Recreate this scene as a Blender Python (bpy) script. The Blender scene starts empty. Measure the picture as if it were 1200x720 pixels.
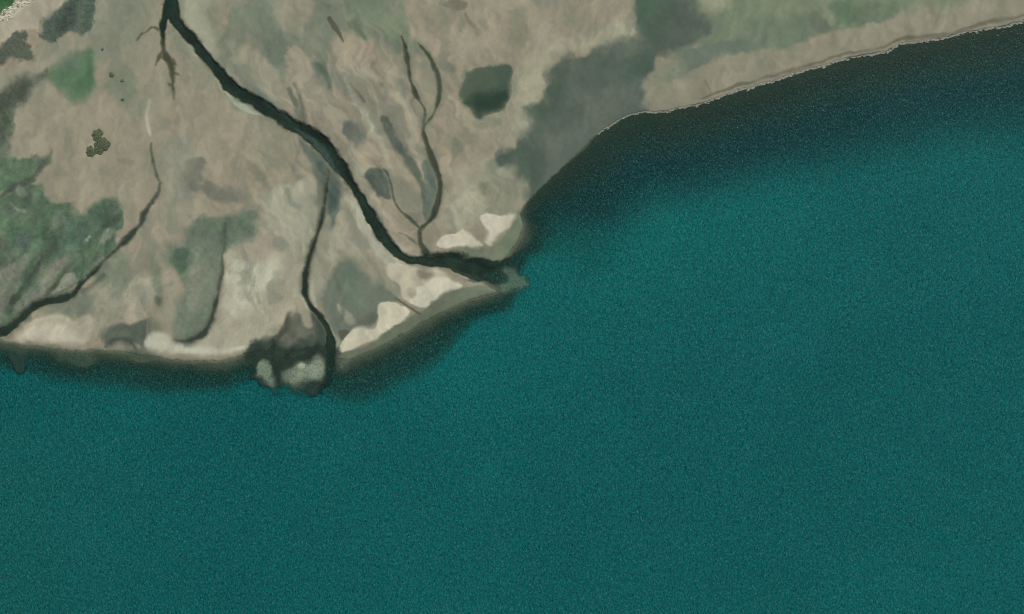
# A tidal flat with winding creeks and a turquoise sea, seen from straight above.
import bpy, bmesh, math, random
import numpy as np
from mathutils import Vector

sc = bpy.context.scene
COL = sc.collection

# ---- camera: looking straight down from an aircraft
cam = bpy.data.cameras.new('camera')
cam.sensor_width = 36.0
cam.lens = 50.0
cam.clip_start = 1.0
cam.clip_end = 20000.0
co = bpy.data.objects.new('camera', cam)
COL.objects.link(co)
co.location = (0.0, 0.0, 600.0 * 50.0 / 36.0)
co.rotation_euler = (0.0, 0.0, 0.0)
sc.camera = co

# ---- sky and sun
SUN_ELEV, SUN_AZ = math.radians(48), math.radians(28)      # azimuth clockwise from north
w = bpy.data.worlds.new('World')
sc.world = w
w.use_nodes = True
nt = w.node_tree
bg = nt.nodes['Background']
sky = nt.nodes.new('ShaderNodeTexSky')
sky.sky_type = 'NISHITA'
sky.sun_disc = False
sky.sun_elevation = SUN_ELEV
sky.sun_rotation = SUN_AZ
nt.links.new(sky.outputs[0], bg.inputs[0])
bg.inputs[1].default_value = 0.07
sun = bpy.data.lights.new('sun', 'SUN')
sun.energy = 3.2
sun.angle = math.radians(.5)
sun.color = (1.0, .955, .88)
so = bpy.data.objects.new('sun', sun)
COL.objects.link(so)
so.location = (120, 200, 300)
d = Vector((math.sin(SUN_AZ) * math.cos(SUN_ELEV), math.cos(SUN_AZ) * math.cos(SUN_ELEV), math.sin(SUN_ELEV)))
so.rotation_euler = d.to_track_quat('Z', 'Y').to_euler()

sc.view_settings.view_transform = 'Standard'
sc.view_settings.look = 'None'
sc.view_settings.gamma = 1.0
sc.view_settings.use_curve_mapping = False
sc.view_settings.exposure = 0.0
sc.cycles.use_denoising = False
sc.cycles.filter_width = 1.1
sc.cycles.max_bounces = 4
sc.cycles.transparent_max_bounces = 6

GAIN = 1.0      # reflectance of the ground relative to the survey's colour chart

# ---------------------------------------------------------------- survey of the shore
# Everything is laid out on the map in survey units (u): u east and v south,
# 1 unit = 0.5 m on the ground.
S = 0.5


def axis(lo, hi, step, far, grow=1.18, cap=160.0):
    a = list(np.arange(lo, hi + 0.01, step))
    s, x = step, a[-1]
    while x < far[1]:
        s = min(s * grow, cap)
        x += s
        a.append(x)
    s, x = step, a[0]
    while x > far[0]:
        s = min(s * grow, cap)
        x -= s
        a.insert(0, x)
    return np.array(a)


_rng = np.random.RandomState(7)
_LAT = [_rng.rand(256, 256) for _ in range(4)]


def vnoise(x, y, seed=0):
    L = _LAT[seed % 4]
    x = x + seed * 37.7
    y = y + seed * 17.3
    xi = np.floor(x).astype(int)
    yi = np.floor(y).astype(int)
    fx = x - xi
    fy = y - yi
    fx = fx * fx * fx * (fx * (fx * 6 - 15) + 10)
    fy = fy * fy * fy * (fy * (fy * 6 - 15) + 10)
    a = L[yi & 255, xi & 255]
    b = L[yi & 255, (xi + 1) & 255]
    c = L[(yi + 1) & 255, xi & 255]
    d = L[(yi + 1) & 255, (xi + 1) & 255]
    return (a * (1 - fx) + b * fx) * (1 - fy) + (c * (1 - fx) + d * fx) * fy


def fbm(U, V, size, octv=4, seed=0, ang=0.0, stretch=1.0, gain=0.5):
    """fractal noise, about -1..1; stretched along the direction ang (degrees, east towards south)"""
    ca, sa = math.cos(math.radians(ang)), math.sin(math.radians(ang))
    x = (U * ca + V * sa) / (size * stretch)
    y = (-U * sa + V * ca) / size
    t, n, amp = 0, 0, 1.0
    for k in range(octv):
        t = t + amp * (vnoise(x, y, seed + k) * 2 - 1)
        n += amp
        amp *= gain
        x, y = x * 2.03 + 11.1, y * 2.03 + 5.7
    return t / n * 1.6


def curve(pts, closed, sub=4):
    P = [np.array(p, float) for p in pts]
    n = len(P)
    out = []
    for i in range(n if closed else n - 1):
        p0 = P[(i - 1) % n] if closed or i > 0 else P[i]
        p1 = P[i]
        p2 = P[(i + 1) % n]
        p3 = P[(i + 2) % n] if closed or i + 2 < n else P[(i + 1) % n]
        for k in range(sub):
            t = k / sub
            c = 0.5 * ((2 * p1) + (-p0 + p2) * t + (2 * p0 - 5 * p1 + 4 * p2 - p3) * t * t + (-p0 + 3 * p1 - 3 * p2 + p3) * t ** 3)
            out.append(c)
    if not closed:
        out.append(P[-1])
    return np.array(out)


def sstep(a, b, x):
    t = np.clip((x - a) / (b - a), 0, 1)
    return t * t * (3 - 2 * t)


class Map:
    def __init__(s, us, vs):
        s.us, s.vs = us, vs
        s.U, s.V = np.meshgrid(us, vs)
        U, V = s.U, s.V
        # a gentle wander so that no outline is a clean curve
        s.wu = fbm(U, V, 14, 4, 21)
        s.wv = fbm(U, V, 14, 4, 33)

    def window(s, pts, pad):
        lo, hi = pts.min(0)[:2] - pad, pts.max(0)[:2] + pad
        i0, i1 = np.searchsorted(s.us, [lo[0], hi[0]])
        j0, j1 = np.searchsorted(s.vs, [lo[1], hi[1]])
        return slice(max(0, j0 - 1), j1 + 1), slice(max(0, i0 - 1), i1 + 1)

    def poly(s, pts, pad=20, warp=2.0, sub=4, smooth=True):
        """signed distance to a closed outline, negative inside"""
        P = curve(pts, True, sub) if smooth else np.array(pts, float)
        w = s.window(P, pad + warp)
        X = s.U[w] + s.wu[w] * warp
        Y = s.V[w] + s.wv[w] * warp
        D = np.full(X.shape, 1e18)
        inside = np.zeros(X.shape, bool)
        n = len(P)
        for i in range(n):
            ax, ay = P[i][:2]
            bx, by = P[(i + 1) % n][:2]
            ex, ey = bx - ax, by - ay
            L = ex * ex + ey * ey + 1e-9
            t = np.clip(((X - ax) * ex + (Y - ay) * ey) / L, 0, 1)
            D = np.minimum(D, (X - ax - t * ex) ** 2 + (Y - ay - t * ey) ** 2)
            c = (ay > Y) != (by > Y)
            with np.errstate(divide='ignore', invalid='ignore'):
                inside ^= c & (X < ex * (Y - ay) / (ey if ey else 1e-9) + ax)
        D = np.sqrt(D)
        return w, np.where(inside, -D, D)

    def stroke(s, pts, pad=12, warp=1.2, sub=4):
        """pts are (u, v, width): signed distance to the edge of a tapering band"""
        P = curve([(p[0], p[1], p[2]) for p in pts], False, sub)
        w = s.window(P, pad + P[:, 2].max())
        X = s.U[w] + s.wu[w] * warp
        Y = s.V[w] + s.wv[w] * warp
        D = np.full(X.shape, 1e9)
        for a, b in zip(P[:-1], P[1:]):
            ex, ey = b[0] - a[0], b[1] - a[1]
            L = ex * ex + ey * ey + 1e-9
            t = np.clip(((X - a[0]) * ex + (Y - a[1]) * ey) / L, 0, 1)
            D = np.minimum(D, np.hypot(X - a[0] - t * ex, Y - a[1] - t * ey) - 0.5 * (a[2] + t * (b[2] - a[2])))
        return w, D


# outlines traced on the map -------------------------------------------------
COAST = [(-40, 396), (0, 398), (20, 402), (50, 405), (75, 409), (95, 411), (115, 409), (135, 410), (158, 413), (175, 416), (205, 420), (235, 422), (265, 422),
         (285, 414), (300, 410), (312, 412), (322, 404), (345, 410), (372, 404), (386, 404), (392, 418), (407, 421), (433, 411), (464, 395), (485, 383), (500, 374), (524, 361), (549, 350),
         (580, 341), (564, 331), (545, 330), (556, 322), (574, 313), (584, 309), (596, 295), (607, 279), (612, 264), (608, 252),
         (612, 243), (625, 229), (645, 209), (665, 191), (685, 171), (700, 157), (720, 143), (738, 134), (755, 130), (780, 131), (810, 124),
         (845, 113), (870, 104), (900, 96), (930, 86), (960, 77), (985, 70), (1010, 64), (1040, 60), (1055, 51), (1090, 46), (1130, 38),
         (1165, 32), (1200, 23), (1260, 8)]
LAND = [(-9000, 1300), (-2600, 700), (-900, 520), (-300, 425)] + COAST + [(1420, -40), (2200, -260), (9000, -1500), (9000, -9000), (-9000, -9000)]

MAIN_CREEK = [(205, -400, 20.8), (190, -200, 19.2), (196, -60, 17.6), (199, -20, 16.8), (200, 0, 16.0), (203, 18, 15.2), (213, 34, 10.4), (226, 50, 10.4), (239, 66, 10.4),
              (250, 79, 12.0), (262, 93, 15.0), (278, 107, 15.8), (300, 121, 15.0), (320, 133, 15.0), (340, 146, 15.0), (360, 157, 17), (378, 171, 19), (392, 188, 18),
              (404, 203, 14.1), (413, 219, 12.3), (422, 233, 11.4), (432, 250, 11.4), (441, 265, 11.4), (451, 281, 11.4), (464, 296, 10.6), (480, 305, 9.7),
              (500, 306, 11.4), (520, 306, 14.1), (540, 311, 17.6), (560, 317, 21.1), (578, 322, 19.4), (590, 326, 12.3)]
LEFT_FORK = [(199, 4, 12), (193, 20, 10), (189, 33, 7), (190, 48, 6), (192, 60, 7), (198, 72, 9), (201, 84, 8), (203, 95, 5), (204, 106, 3), (205, 116, 1)]
FORK_TWIGS = [[(186, 36, 4), (179, 33, 3), (173, 39, 3), (166, 42, 3), (161, 49, 1)], [(190, 62, 4), (186, 70, 3), (183, 77, 1)],
              [(204, 86, 4), (209, 88, 2)], [(200, 100, 4), (196, 97, 1)], [(203, 70, 3), (206, 78, 1)]]
LOWER_CREEK = [(384, 200, .4), (383, 212, 1.5), (382, 226, 3), (380, 240, 4), (378, 252, 4.4), (374, 266, 4.6), (370, 281, 4.8), (364, 297, 5.4), (359, 316, 5.6), (357, 334, 6.4), (359, 350, 6), (366, 362, 6),
               (377, 374, 8), (385, 389, 9), (388, 404, 9), (388, 425, 9), (388, 446, 10)]
LEFT_CREEK = [(189, 216, 1), (187, 226, 2.6), (180, 235, 4.5), (169, 251, 6), (164, 265, 6.5), (152, 278, 6.5), (140, 291, 5), (127, 301, 4.2), (112, 317, 4.4), (98, 331, 7),
              (87, 344, 8), (74, 350, 9), (54, 354, 8), (40, 361, 9), (25, 373, 10), (10, 385, 11), (-15, 396, 14)]
TRICKLE = [(174, 118, 1.5), (173, 150, 2.5), (177, 170, 2.5), (180, 190, 3), (185, 209, 2.5), (189, 216, 2)]
STRAND_W = [(470, 44, .5), (474, 56, 3.5), (476, 66, 5.5), (478, 80, 4), (482, 98, 4), (486, 109, 7), (491, 120, 3), (498, 131, 2.4), (497, 145, 2.6), (496, 158, 3.5), (501, 173, 6),
            (507, 189, 8), (513, 205, 5), (515, 222, 5), (512, 242, 6), (507, 255, 6), (500, 262, 3.5), (492, 269, 4), (491, 277, 4), (494, 288, 7), (499, 298, 10)]
STRAND_E = [(490, 52, .3), (497, 60, 1.5), (504, 69, 3.5), (510, 82, 5), (514, 97, 6), (514, 113, 4.5), (510, 129, 3), (505, 139, 2), (499, 146, 2)]
BRANCH_D = [(446, 194, .3), (452, 202, 2.4), (459, 219, 3), (462, 235, 3.5), (468, 247, 3.6), (480, 258, 3.6), (490, 267, 3.6)]
SAND_TRICKLE = [(468, 273, 1.2), (480, 280, 1.8), (489, 287, 2.4)]
SPIT_CUT = [(466, 352, 2), (473, 357, 4), (481, 362, 4), (490, 369, 4)]
LOBE_GULLY = [(263, 262, .5), (263, 290, 2), (260, 320, 3), (255, 350, 4.6), (248, 374, 7.5), (238, 390, 9), (225, 398, 8), (212, 400, 4), (203, 398, 1)]  # dark gully curving along the edge of the algae lobe
POND = [(538, 114), (541, 100), (547, 88), (560, 80), (580, 77), (598, 77), (601, 90), (597, 112), (587, 126), (573, 133), (561, 134), (550, 123)]

# (kind, colour as seen in even daylight, outline, softness, strength, wander)
TAN, PINK, PALE, GREY, OLIVE = (147, 138, 118), (153, 141, 122), (174, 166, 145), (112, 116, 102), (110, 114, 93)
MUD = [
    # ---- broad tones of the flat
    ('p', (136, 137, 117), [(200, -60), (262, -60), (262, 60), (300, 130), (230, 110), (205, 40)], 14, .8, 3),
    ('p', (157, 158, 134), [(212, -40), (245, -40), (247, 20), (254, 70), (240, 62), (222, 36)], 6, .9, 2),
    ('p', (154, 141, 122), [(500, -60), (745, -60), (740, 44), (690, 55), (640, 70), (560, 72), (520, 60), (495, 30)], 12, .75, 4),
    ('p', (140, 138, 118), [(120, 0), (185, 0), (185, 80), (180, 140), (150, 130), (120, 80)], 12, .7, 4),
    ('p', (152, 140, 120), [(20, 130), (90, 120), (140, 150), (170, 200), (160, 235), (130, 232), (100, 246), (84, 230), (52, 226), (50, 180), (16, 170)], 9, .8, 3),
    ('p', (152, 139, 119), [(210, 90), (270, 120), (330, 160), (372, 200), (360, 235), (310, 220), (250, 190), (200, 165), (195, 120)], 14, .7, 4),
    ('p', (133, 136, 118), [(190, 170), (225, 165), (225, 240), (215, 262), (192, 270), (190, 215)], 9, .7, 3),
    ('p', (152, 140, 122), [(170, 262), (200, 240), (245, 246), (225, 262), (205, 288), (190, 284), (176, 300), (150, 310), (146, 296)], 6, .8, 3),
    ('p', (163, 161, 139), [(312, 228), (340, 216), (366, 215), (371, 250), (366, 290), (354, 330), (345, 300), (335, 280), (312, 262)], 8, .85, 3),
    ('p', (142, 139, 120), [(400, 60), (470, 90), (490, 160), (505, 190), (470, 200), (445, 160), (415, 120), (390, 100)], 14, .6, 4),
    ('p', (158, 147, 126), [(524, 160), (560, 140), (600, 130), (630, 130), (612, 160), (585, 186), (560, 200), (540, 240), (522, 236)], 8, .85, 3),
    ('p', (151, 138, 118), [(514, 150), (560, 140), (575, 170), (560, 210), (540, 240), (520, 200)], 10, .6, 3),
    ('p', (165, 156, 133), [(604, 128), (602, 90), (612, 72), (640, 52), (690, 40), (740, 20), (744, 46), (700, 54), (655, 68), (642, 92), (638, 118), (622, 128)], 7, .8, 3),
    ('p', (137, 139, 118), [(560, 196), (600, 196), (618, 225), (606, 246), (570, 250), (545, 262), (540, 236)], 8, .8, 3),
    ('p', (166, 158, 137), [(525, 250), (545, 222), (560, 232), (568, 250), (556, 270), (530, 270)], 8, .6, 3),
    # ---- green grey wash of the centre
    ('p', (115, 123, 105), [(262, 66), (262, 30), (285, 5), (318, -20), (326, 24), (346, 38), (362, 20), (372, -20), (470, -30), (480, 36), (492, 58), (474, 66), (452, 54), (430, 46),
                            (400, 40), (388, 60), (388, 92), (377, 98), (370, 78), (352, 54), (336, 62), (338, 96), (326, 84), (305, 58), (285, 48), (272, 78)], 8, .85, 4),
    ('p', (101, 111, 96), [(310, 50), (338, 44), (334, 66), (320, 74)], 8, .8, 3),
    ('p', (145, 137, 119), [(318, -20), (360, -20), (358, 24), (348, 40), (334, 36), (322, 16)], 6, .8, 3),
    ('p', (103, 117, 96), [(400, -20), (440, -20), (450, 14), (440, 30), (425, 22), (408, 14)], 8, .7, 3),
    ('p', (93, 102, 84), [(407, 28), (420, 25), (430, 46), (424, 42)], 3, .8, 2),
    ('p', (116, 130, 104), [(447, 24), (470, 22), (478, 46), (470, 56), (455, 44)], 7, .7, 3),
    ('p', (103, 113, 97), [(262, 66), (275, 60), (282, 84), (276, 96), (266, 84)], 6, .6, 2),
    ('p', (88, 103, 86), [(366, 76), (380, 76), (390, 96), (388, 106), (376, 96)], 4, .85, 2),
    ('p', (154, 143, 124), [(285, 60), (298, 62), (316, 84), (332, 104), (342, 134), (326, 124), (306, 108), (292, 94), (282, 76)], 5, .8, 2),
    ('p', (146, 142, 123), [(346, 64), (362, 62), (374, 88), (386, 120), (384, 136), (366, 132), (352, 104)], 6, .8, 3),
    ('s', (160, 152, 133), [(405, 96, 6), (420, 120, 8), (436, 146, 9), (448, 170, 8), (460, 200, 6)], 4, .8, 2),
    ('s', (152, 148, 128), [(404, 152, 8), (412, 180, 10), (430, 220, 12), (448, 260, 10), (460, 282, 6)], 5, .8, 2),
    ('s', (97, 104, 88), [(340, 104, 4), (346, 122, 6), (353, 142, 8)], 3, .85, 1.5),
    ('s', (84, 84, 68), [(386, 22, 4), (394, 34, 6), (403, 50, 2)], 1.5, .95, 1),
    ('s', (118, 116, 98), [(437, 72, 5), (446, 88, 12), (455, 104, 7)], 4, .75, 2),
    ('s', (121, 119, 101), [(414, 66, 2), (422, 80, 3)], 2, .7, 1),
    ('s', (112, 118, 102), [(468, 96, 6), (472, 108, 8), (474, 116, 5)], 4, .7, 1.5),
    ('s', (116, 106, 88), [(411, 98, 3), (418, 108, 4), (427, 120, 2)], 1.6, .85, 1),
    ('p', (96, 102, 92), [(402, 148), (412, 142), (422, 148), (427, 162), (422, 176), (410, 170), (403, 160)], 5, .9, 2),
    ('p', (86, 94, 82), [(448, 138), (456, 140), (464, 158), (474, 172), (474, 184), (466, 178), (458, 164), (450, 152)], 3, .95, 2),
    ('p', (90, 97, 82), [(472, 182), (482, 184), (493, 198), (498, 214), (498, 232), (494, 228), (488, 214), (478, 200)], 3, .95, 2),
    ('p', (123, 125, 107), [(474, 200), (486, 214), (494, 240), (490, 262), (476, 248), (464, 228), (466, 206)], 6, .6, 2),
    ('p', (94, 105, 92), [(496, 190), (510, 192), (512, 214), (512, 236), (505, 254), (498, 258), (497, 236), (499, 214)], 3, .9, 2),
    ('p', (80, 90, 79), [(430, 203), (440, 196), (452, 200), (459, 214), (459, 234), (445, 231), (434, 220)], 4, .95, 2),
    ('s', (125, 127, 108), [(455, 202, 10), (470, 236, 14), (486, 256, 8)], 7, .6, 2),
    # ---- top middle
    ('p', (110, 108, 90), [(516, 4), (536, 2), (548, 4), (540, 13), (524, 9)], 3, .75, 2),
    ('s', (114, 108, 91), [(546, 16, 3), (554, 30, 4), (560, 40, 3)], 3, .75, 2),
    ('p', (128, 122, 104), [(600, 36), (622, 34), (628, 46), (612, 56), (596, 50)], 7, .5, 3),
    ('p', (116, 118, 101), [(514, 74), (530, 75), (530, 85), (518, 82)], 3, .75, 2),
    ('p', (121, 125, 107), [(556, 138), (580, 136), (590, 140), (578, 151), (560, 149)], 4, .75, 2),
    ('p', (128, 121, 103), [(530, 164), (546, 150), (556, 160), (542, 176), (532, 186)], 5, .6, 2),
    ('p', (181, 174, 151), [(616, 136), (626, 134), (628, 146), (620, 152), (610, 146)], 4, .8, 2),
    ('p', (103, 110, 92), [(562, 215), (571, 214), (573, 223), (565, 227)], 4, .85, 1),
    # ---- left
    ('p', (104, 106, 93), [(222, 190), (236, 184), (240, 196), (236, 212), (262, 218), (284, 230), (284, 242), (262, 238), (246, 234), (228, 226), (218, 208)], 6, .85, 4),
    ('p', (126, 124, 106), [(60, 196), (75, 192), (80, 206), (66, 210)], 5, .7, 2),
    ('p', (131, 127, 108), [(138, 186), (158, 190), (154, 194), (142, 192)], 3, .7, 1),
    ('p', (118, 119, 100), [(285, 188), (300, 194), (316, 214), (322, 222), (310, 218), (292, 202)], 4, .6, 2),
    ('p', (113, 124, 103), [(124, 84), (140, 78), (156, 84), (160, 100), (150, 122), (136, 112), (124, 104)], 7, .7, 3),
    ('p', (124, 129, 110), [(100, 26), (118, 4), (150, -20), (186, -20), (170, 30), (150, 52), (126, 66), (114, 58)], 9, .7, 3),
    ('s', (168, 164, 143), [(176, 118, 3), (173, 136, 4), (174, 150, 4), (176, 160, 2)], 1.5, .9, 1),
    # ---- beach ridge in the far upper left
    ('p', (176, 161, 141), [(-60, 40), (-60, -60), (30, -60), (92, -60), (82, 2), (70, 14), (58, 22), (50, 34), (34, 36), (18, 50), (0, 62), (-60, 100)], 6, .95, 2),
    ('s', (194, 190, 164), [(-90, 84, 18), (-30, 42, 14), (0, 21, 11), (14, 14, 10), (28, 6, 9), (44, -8, 10), (70, -40, 14)], 3, .85, 3),
    ('p', (146, 138, 121), [(-60, 110), (0, 92), (30, 76), (48, 56), (84, 44), (108, 40), (100, 56), (70, 72), (46, 86), (20, 94), (0, 110), (-60, 150)], 6, .85, 3),
    ('p', (134, 132, 120), [(60, 16), (76, 10), (76, 22), (66, 26)], 4, .8, 2),
    # ---- lower left
    ('p', (126, 124, 107), [(110, 330), (150, 300), (172, 300), (178, 350), (172, 380), (140, 384), (110, 400), (95, 390), (100, 350)], 8, .6, 3),
    ('p', (158, 152, 133), [(108, 340), (140, 330), (148, 350), (130, 384), (100, 400), (104, 370)], 7, .6, 3),
    ('p', (169, 158, 138), [(146, 330), (170, 316), (184, 334), (172, 372), (150, 378)], 6, .65, 3),
    ('p', (110, 118, 98), [(176, 298), (184, 302), (190, 320), (194, 350), (191, 366), (183, 352), (178, 326)], 4, .85, 2),
    ('p', (80, 86, 70), [(183, 348), (190, 350), (190, 358), (184, 358)], 3, .85, 1),
    ('p', (145, 141, 122), [(190, 302), (200, 318), (212, 346), (206, 378), (214, 396), (188, 392), (176, 376), (194, 364)], 5, .8, 2),
    ('p', (78, 88, 76), [(120, 396), (126, 387), (138, 380), (156, 378), (173, 379), (172, 410), (160, 404), (142, 402), (126, 406)], 4, .9, 2),
    ('p', (96, 100, 84), [(168, 376), (182, 374), (192, 384), (184, 392), (172, 392)], 4, .7, 2),
    ('p', (108, 117, 100), [(48, 362), (70, 357), (90, 351), (104, 338), (110, 352), (102, 367), (80, 370), (58, 369)], 4, .85, 2),
    ('p', (111, 122, 102), [(112, 326), (124, 306), (142, 298), (150, 306), (146, 330), (138, 340), (126, 334)], 7, .8, 3),
    ('s', (50, 60, 50), [(124, 405, 3), (134, 399, 4), (144, 397, 4), (153, 402, 5), (160, 410, 4), (166, 416, 3)], 3, .8, 1.5),
    ('s', (128, 128, 116), [(173, 376, 1), (172.5, 392, 1.6), (172, 404, 1)], 1, .7, .5),
    # ---- bright land between the lower creeks
    ('p', (171, 160, 139), [(272, 282), (306, 268), (340, 276), (350, 300), (354, 330), (348, 352), (335, 372), (318, 390), (300, 405), (285, 412), (262, 415),
                            (235, 413), (236, 404), (250, 386), (260, 352), (265, 318), (264, 296)], 5, .95, 2),
    ('p', (192, 184, 162), [(270, 320), (300, 300), (328, 296), (322, 330), (300, 352), (280, 372), (264, 368), (266, 340)], 9, .8, 5),
    ('p', (163, 144, 127), [(280, 286), (312, 276), (330, 290), (310, 306), (288, 302)], 7, .7, 3),
    ('p', (145, 134, 115), [(316, 330), (336, 322), (344, 346), (330, 368), (312, 352)], 8, .45, 4),
    ('p', (191, 185, 163), [(172, 397), (178, 391), (192, 391), (210, 402), (228, 406), (248, 408), (262, 414), (235, 416), (200, 413), (172, 411)], 2.5, .85, 1.2),
    ('s', (193, 186, 165), [(176, 402, 9), (200, 408, 7), (230, 411, 7), (262, 412, 6), (285, 407, 4)], 2.5, .85, 1),
    ('s', (186, 180, 160), [(246, 390, 5), (236, 398, 7), (222, 404, 6)], 4, .7, 2),
    # ---- green mass on the spit
    ('p', (102, 111, 97), [(384, 332), (390, 318), (402, 302), (418, 306), (434, 324), (456, 338), (468, 353), (452, 358), (442, 366), (440, 380), (424, 384), (412, 391), (402, 403),
                            (390, 386), (378, 362), (376, 345)], 5, .92, 3),
    ('p', (95, 114, 94), [(396, 322), (410, 318), (416, 334), (428, 350), (420, 358), (404, 346)], 8, .6, 4),
    ('p', (142, 135, 115), [(415, 296), (440, 300), (456, 320), (470, 348), (456, 342), (436, 326), (420, 310)], 7, .7, 3),
    ('p', (88, 92, 80), [(404, 370), (424, 376), (436, 366), (442, 376), (430, 384), (414, 384)], 4, .75, 2),
    ('p', (80, 80, 66), [(396, 388), (404, 386), (410, 392), (402, 400)], 3, .8, 1),
    ('p', (152, 147, 128), [(396, 356), (406, 360), (416, 378), (408, 380), (400, 370)], 3, .8, 2),
    ('p', (162, 152, 133), [(374, 300), (388, 286), (394, 302), (384, 326), (376, 346), (366, 350), (366, 326)], 4, .8, 2),
    ('s', (176, 169, 148), [(366, 332, 4), (367, 346, 5), (371, 362, 3)], 1.5, .85, 1),
    ('s', (164, 168, 152), [(383, 374, 1.5), (391, 392, 2.5), (397, 410, 3)], 1.2, .85, .8),
    # ---- pale sand and a painted bank shadow beside the main creek
    ('p', (177, 169, 150), [(409, 226), (415, 222), (428, 252), (444, 284), (462, 302), (474, 312), (470, 330), (458, 322), (444, 300), (425, 276), (412, 250)], 4, .9, 1.5),
    ('p', (160, 151, 131), [(394, 232), (408, 230), (416, 262), (436, 296), (420, 300), (398, 290), (382, 292), (386, 262)], 6, .6, 3),
    ('s', (166, 160, 140), [(440, 262, 4), (456, 284, 8), (474, 292, 8), (484, 292, 3)], 4, .8, 2),
    ('s', (96, 98, 84), [(440, 250, 3), (449, 266, 6), (458, 281, 7), (467, 291, 5)], 3, .7, 1.5),  # shadow on the creek's right bank, painted into the ground tone
    ('s', (92, 98, 84), [(346, 98, 2), (351, 112, 4), (355, 128, 6), (358, 142, 8)], 3, .7, 1.5),
    ('s', (172, 163, 144), [(404, 92, 2), (412, 110, 4), (424, 128, 5), (434, 144, 4), (444, 160, 2)], 2, .8, 1),
    ('s', (86, 96, 82), [(392, 322, 3), (398, 338, 6), (404, 356, 7), (400, 374, 6)], 4, .55, 2),
    ('s', (140, 134, 116), [(434, 306, 3), (446, 324, 4), (458, 342, 3)], 3, .6, 1.5),
    ('s', (96, 92, 76), [(464, 350, 3), (474, 357, 4), (486, 366, 3)], 2, .7, 1),
    ('s', (116, 120, 104), [(252, 76, 3), (272, 82, 8), (296, 104, 9), (316, 124, 7), (330, 134, 3)], 4, .7, 2),
    ('s', (92, 108, 98), [(300, 104, 3), (314, 118, 5), (330, 130, 4)], 3, .8, 1),
    # ---- darker grey green ground running down from the bend of the creek
    ('p', (86, 97, 87), [(352, 166), (372, 178), (388, 196), (398, 214), (399, 240), (390, 266), (385, 252), (376, 254), (371, 222), (368, 196)], 5, .85, 2),
    ('p', (68, 84, 77), [(374, 194), (386, 198), (396, 222), (394, 244), (386, 250), (382, 226)], 4, .7, 1.5),
    # ---- the green spit margins
    ('p', (106, 118, 96), [(500, 296), (530, 300), (560, 304), (584, 312), (600, 294), (612, 270), (616, 250), (604, 250), (594, 272), (576, 290), (566, 292), (540, 290), (520, 296)], 2.5, .95, 1.5),
    ('p', (130, 121, 101), [(564, 292), (574, 284), (582, 290), (574, 300), (562, 300)], 4, .7, 1),
    ('p', (101, 109, 90), [(392, 416), (412, 411), (432, 404), (458, 384), (480, 372), (494, 364), (516, 348), (540, 338), (584, 334), (582, 348), (550, 354), (524, 365), (500, 378),
                           (484, 389), (458, 406), (433, 418), (402, 430)], 2.5, .92, 1.5),
    ('p', (108, 118, 98), [(540, 338), (582, 333), (590, 340), (560, 347), (536, 350)], 4, .8, 2),
    # ---- grey apron east of the sand, behind the beach
    ('p', (80, 92, 81), [(744, -60), (746, 20), (746, 44), (730, 47), (708, 54), (686, 62), (660, 68), (648, 80), (640, 96), (637, 118), (616, 130), (622, 146), (604, 168), (583, 180),
                         (584, 192), (600, 200), (616, 216), (624, 234), (660, 214), (706, 166), (752, 136), (758, 130), (764, 118), (757, 108), (757, 94), (766, 76), (776, 62), (800, 58), (818, 50), (832, 30), (824, 8), (816, -60)],
     8, .95, 4),
    ('p', (75, 98, 78), [(744, -60), (746, 20), (752, 40), (775, 50), (790, 20), (796, -60)], 7, .8, 3),
    ('p', (76, 86, 76), [(770, 14), (800, 4), (806, 40), (780, 62), (762, 60)], 8, .6, 3),
    ('p', (98, 105, 93), [(690, 130), (700, 104), (740, 100), (752, 128), (720, 144), (660, 200), (640, 214), (640, 180), (668, 150)], 8, .6, 3),
    ('p', (74, 90, 76), [(590, 184), (612, 172), (636, 180), (642, 196), (626, 212), (604, 200)], 6, .6, 3),
    ('p', (76, 92, 76), [(640, 108), (652, 86), (668, 84), (660, 108), (642, 140), (630, 150), (624, 132)], 6, .6, 3),
    ('p', (70, 90, 76), [(724, 80), (752, 60), (764, 66), (752, 92), (736, 96)], 7, .55, 3),
    # ---- green flat and tan beach of the upper right
    ('p', (112, 126, 102), [(812, -60), (812, 0), (832, 34), (812, 56), (798, 62), (830, 68), (880, 62), (920, 58), (960, 44), (1010, 34), (1060, 22), (1120, 12), (1200, 2), (1300, -20), (1500, -80), (1500, -700), (900, -700)],
     6, .9, 5),
    ('p', (160, 158, 130), [(818, -30), (850, -30), (850, 8), (834, 14), (822, 4)], 6, .8, 3),
    ('p', (100, 112, 98), [(812, 56), (850, 46), (900, 48), (884, 62), (850, 66), (800, 98), (782, 96), (786, 76)], 6, .85, 4),
    ('p', (104, 117, 97), [(880, 30), (930, 18), (972, 24), (966, 40), (930, 52), (896, 54)], 10, .7, 5),
    ('p', (122, 128, 107), [(762, 108), (768, 84), (780, 72), (800, 68), (806, 86), (784, 100), (770, 122)], 4, .7, 2),
    ('p', (148, 142, 121), [(950, -20), (990, -20), (985, 16), (972, 30), (962, 8)], 5, .5, 4),
    ('p', (88, 112, 86), [(974, 6), (1000, 0), (1010, 14), (994, 30), (980, 24)], 6, .7, 4),
    ('p', (99, 104, 90), [(950, 16), (962, 20), (974, 36), (964, 42), (950, 30)], 4, .6, 3),
    ('p', (98, 110, 90), [(1000, 10), (1044, 2), (1050, 20), (1030, 30), (1006, 32)], 7, .7, 4),
    ('p', (142, 133, 115), [(757, 112), (764, 98), (780, 96), (806, 88), (846, 72), (888, 62), (940, 56), (990, 34), (1040, 30), (1060, 12), (1120, 4), (1200, -12), (1300, -30), (1420, -50), (1400, -20),
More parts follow.
